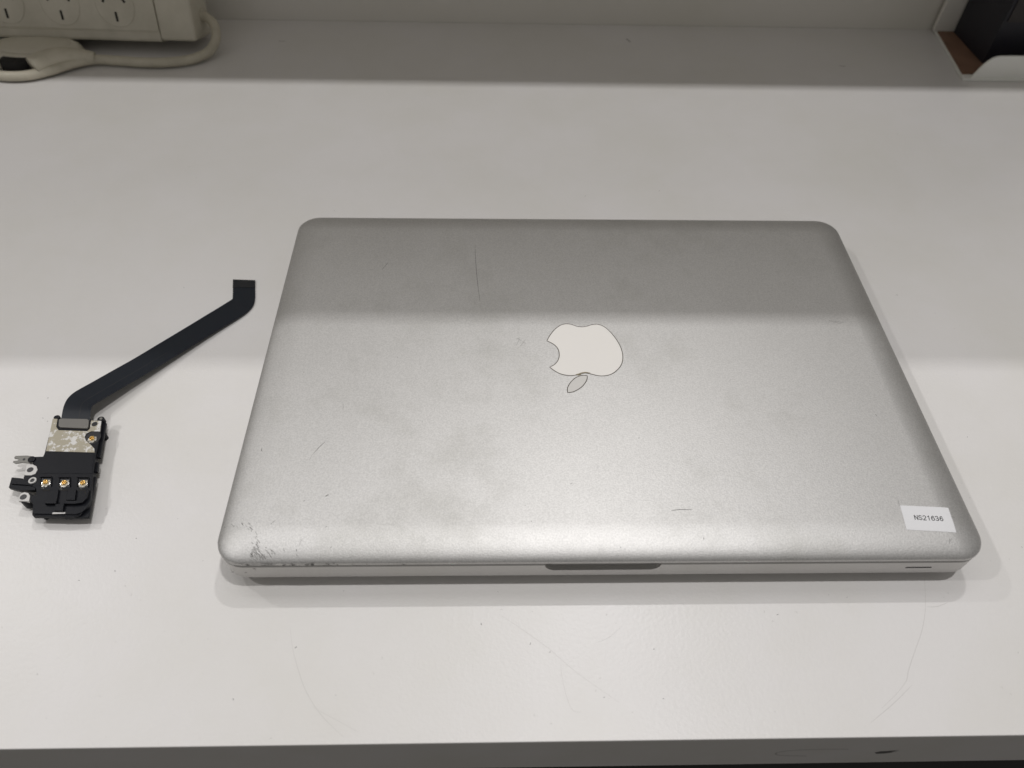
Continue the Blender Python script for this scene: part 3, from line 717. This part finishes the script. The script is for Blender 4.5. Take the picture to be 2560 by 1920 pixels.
# cord from the strip's end, across the desk and round the plug
cp = [(-0.2935, 0.4880, 0.0230), (-0.2830, 0.4870, 0.0225), (-0.2745, 0.4810, 0.0185), (-0.2725, 0.4710, 0.0115), (-0.2770, 0.4600, 0.0062), (-0.2880, 0.4505, 0.0046), (-0.3050, 0.4450, 0.0045), (-0.3260, 0.4440, 0.0045), (-0.3480, 0.4465, 0.0045), (-0.3650, 0.4470, 0.0047), (-0.3790, 0.4400, 0.0050), (-0.3925, 0.4290, 0.0048), (-0.4080, 0.4210, 0.0046), (-0.4250, 0.4200, 0.0046), (-0.4420, 0.4260, 0.0046), (-0.4560, 0.4400, 0.0046), (-0.4660, 0.4560, 0.0046)]
bpy.context.view_layer.update()
PINV = strip.matrix_world.inverted()
cord = tube('cord', cp, [0.0037]*len(cp), M['cord'])
cord.parent = strip; cord.matrix_parent_inverse = PINV; cord['label'] = 'grubby cream cord curling onto the desk'
sr = tube('strain_relief', [(-0.2945, 0.4880, 0.0228), (-0.2880, 0.4880, 0.0229), (-0.2830, 0.4870, 0.0225)], [0.0066, 0.0060, 0.0050], M['cord'])
sr.parent = cord

# flat oval plug behind the cord loop
P0 = (-0.4180, 0.4550, 0.0)
plug = thing('plug', 'flat oval cream plug lying on the desk below the power strip', 'plug', P0)
def puck(name, cx, cy, rx, ry, prof, mat, parent, n=48):
    v, f = [], []
    for s, z in prof:
        for i in range(n):
            a = 2*math.pi*i/n; v.append(((cx+(rx-s)*math.cos(a))/1000, (cy+(ry-s)*math.sin(a))/1000, z/1000))
    for k in range(len(prof)-1):
        for i in range(n): f.append((k*n+i, k*n+(i+1) % n, (k+1)*n+(i+1) % n, (k+1)*n+i))
    f.append(tuple(range(n))); f.append(tuple((len(prof)-1)*n+i for i in range(n)))
    return obj_from(name, v, f, mat, parent, True, P0)
puck('shell', -414, 455, 39, 23, [(2, 0.3), (0.5, 1.2), (0, 3.5), (0.4, 6.5), (2.0, 9.5), (4.5, 11.5), (8, 12.6), (8.3, 12.3), (8.8, 12.3), (9.1, 12.7), (12, 13.2), (17, 13.5)], M['plug'], plug)
tube('cable_neck', [(-0.3640, 0.4475, 0.0062), (-0.3760, 0.4455, 0.0085), (-0.3870, 0.4405, 0.0105), (-0.3970, 0.4330, 0.0105), (-0.4030, 0.4260, 0.0095)], [0.0042, 0.0056, 0.0068, 0.0072, 0.0068], M['cord'], plug, P0)
puck('dark_recess', -419, 435, 13, 9, [(1, 0.4), (0, 1.0), (0, 10.0), (1.5, 11.2)], M['slot'], plug)

# ------------------------------------------------------------------ white tray at the right with a black box in it
T0 = (0.3900, 0.4800, 0.0)
tray = thing('tray', 'white tray with brown board floor and raised front lip at the right wall', 'tray', T0)
prism('floor_edge', [(340.2, 438.5), (470, 438.5), (470, 527), (350.4, 527)], 0.3, 2.2, M['tray'], tray, T0, 0.2)
prism('board_floor', [(342.5, 446.0), (468, 446.0), (468, 521), (350.9, 521)], 2.15, 3.2, M['wood'], tray, T0, 0.1)
def front_lip():
    prof = [(346.0, 0.5), (347.4, 1.7), (349.0, 5.0), (352.2, 12.0), (354.6, 15.6), (357.4, 18.4), (360.2, 19.8), (363, 20.4), (372, 20.7), (470, 21.0), (470, 0.5)]
    v = [(x/1000, 0.4400, z/1000) for x, z in prof]+[(x/1000, 0.4418, z/1000) for x, z in prof]
    n = len(prof)
    return obj_from('front_lip', v, [tuple(range(n)), tuple(range(2*n-1, n-1, -1))]+[(i, (i+1) % n, n+(i+1) % n, n+i) for i in range(n)], M['tray'], tray, False, T0)
front_lip()
box('back_plate', (0.3480, 0.5225, 0.0022), (0.470, 0.5265, 0.16), M['wall'], tray, T0, 0.0006)
X0 = (0.4100, 0.4900, 0.0032)
bb = thing('storage_box', 'black box standing in the white tray at the right', 'box', X0)
prism('case', [(366.2, 463.0), (462, 463.0), (462, 519.5), (364.6, 519.5)], 3.25, 150, M['navy'], bb, X0, 0.8)
prism('front_panel', [(368.8, 461.9), (461, 461.9), (461, 463.2), (368.8, 463.2)], 38, 148, M['brownblack'], bb, X0, 0.2)
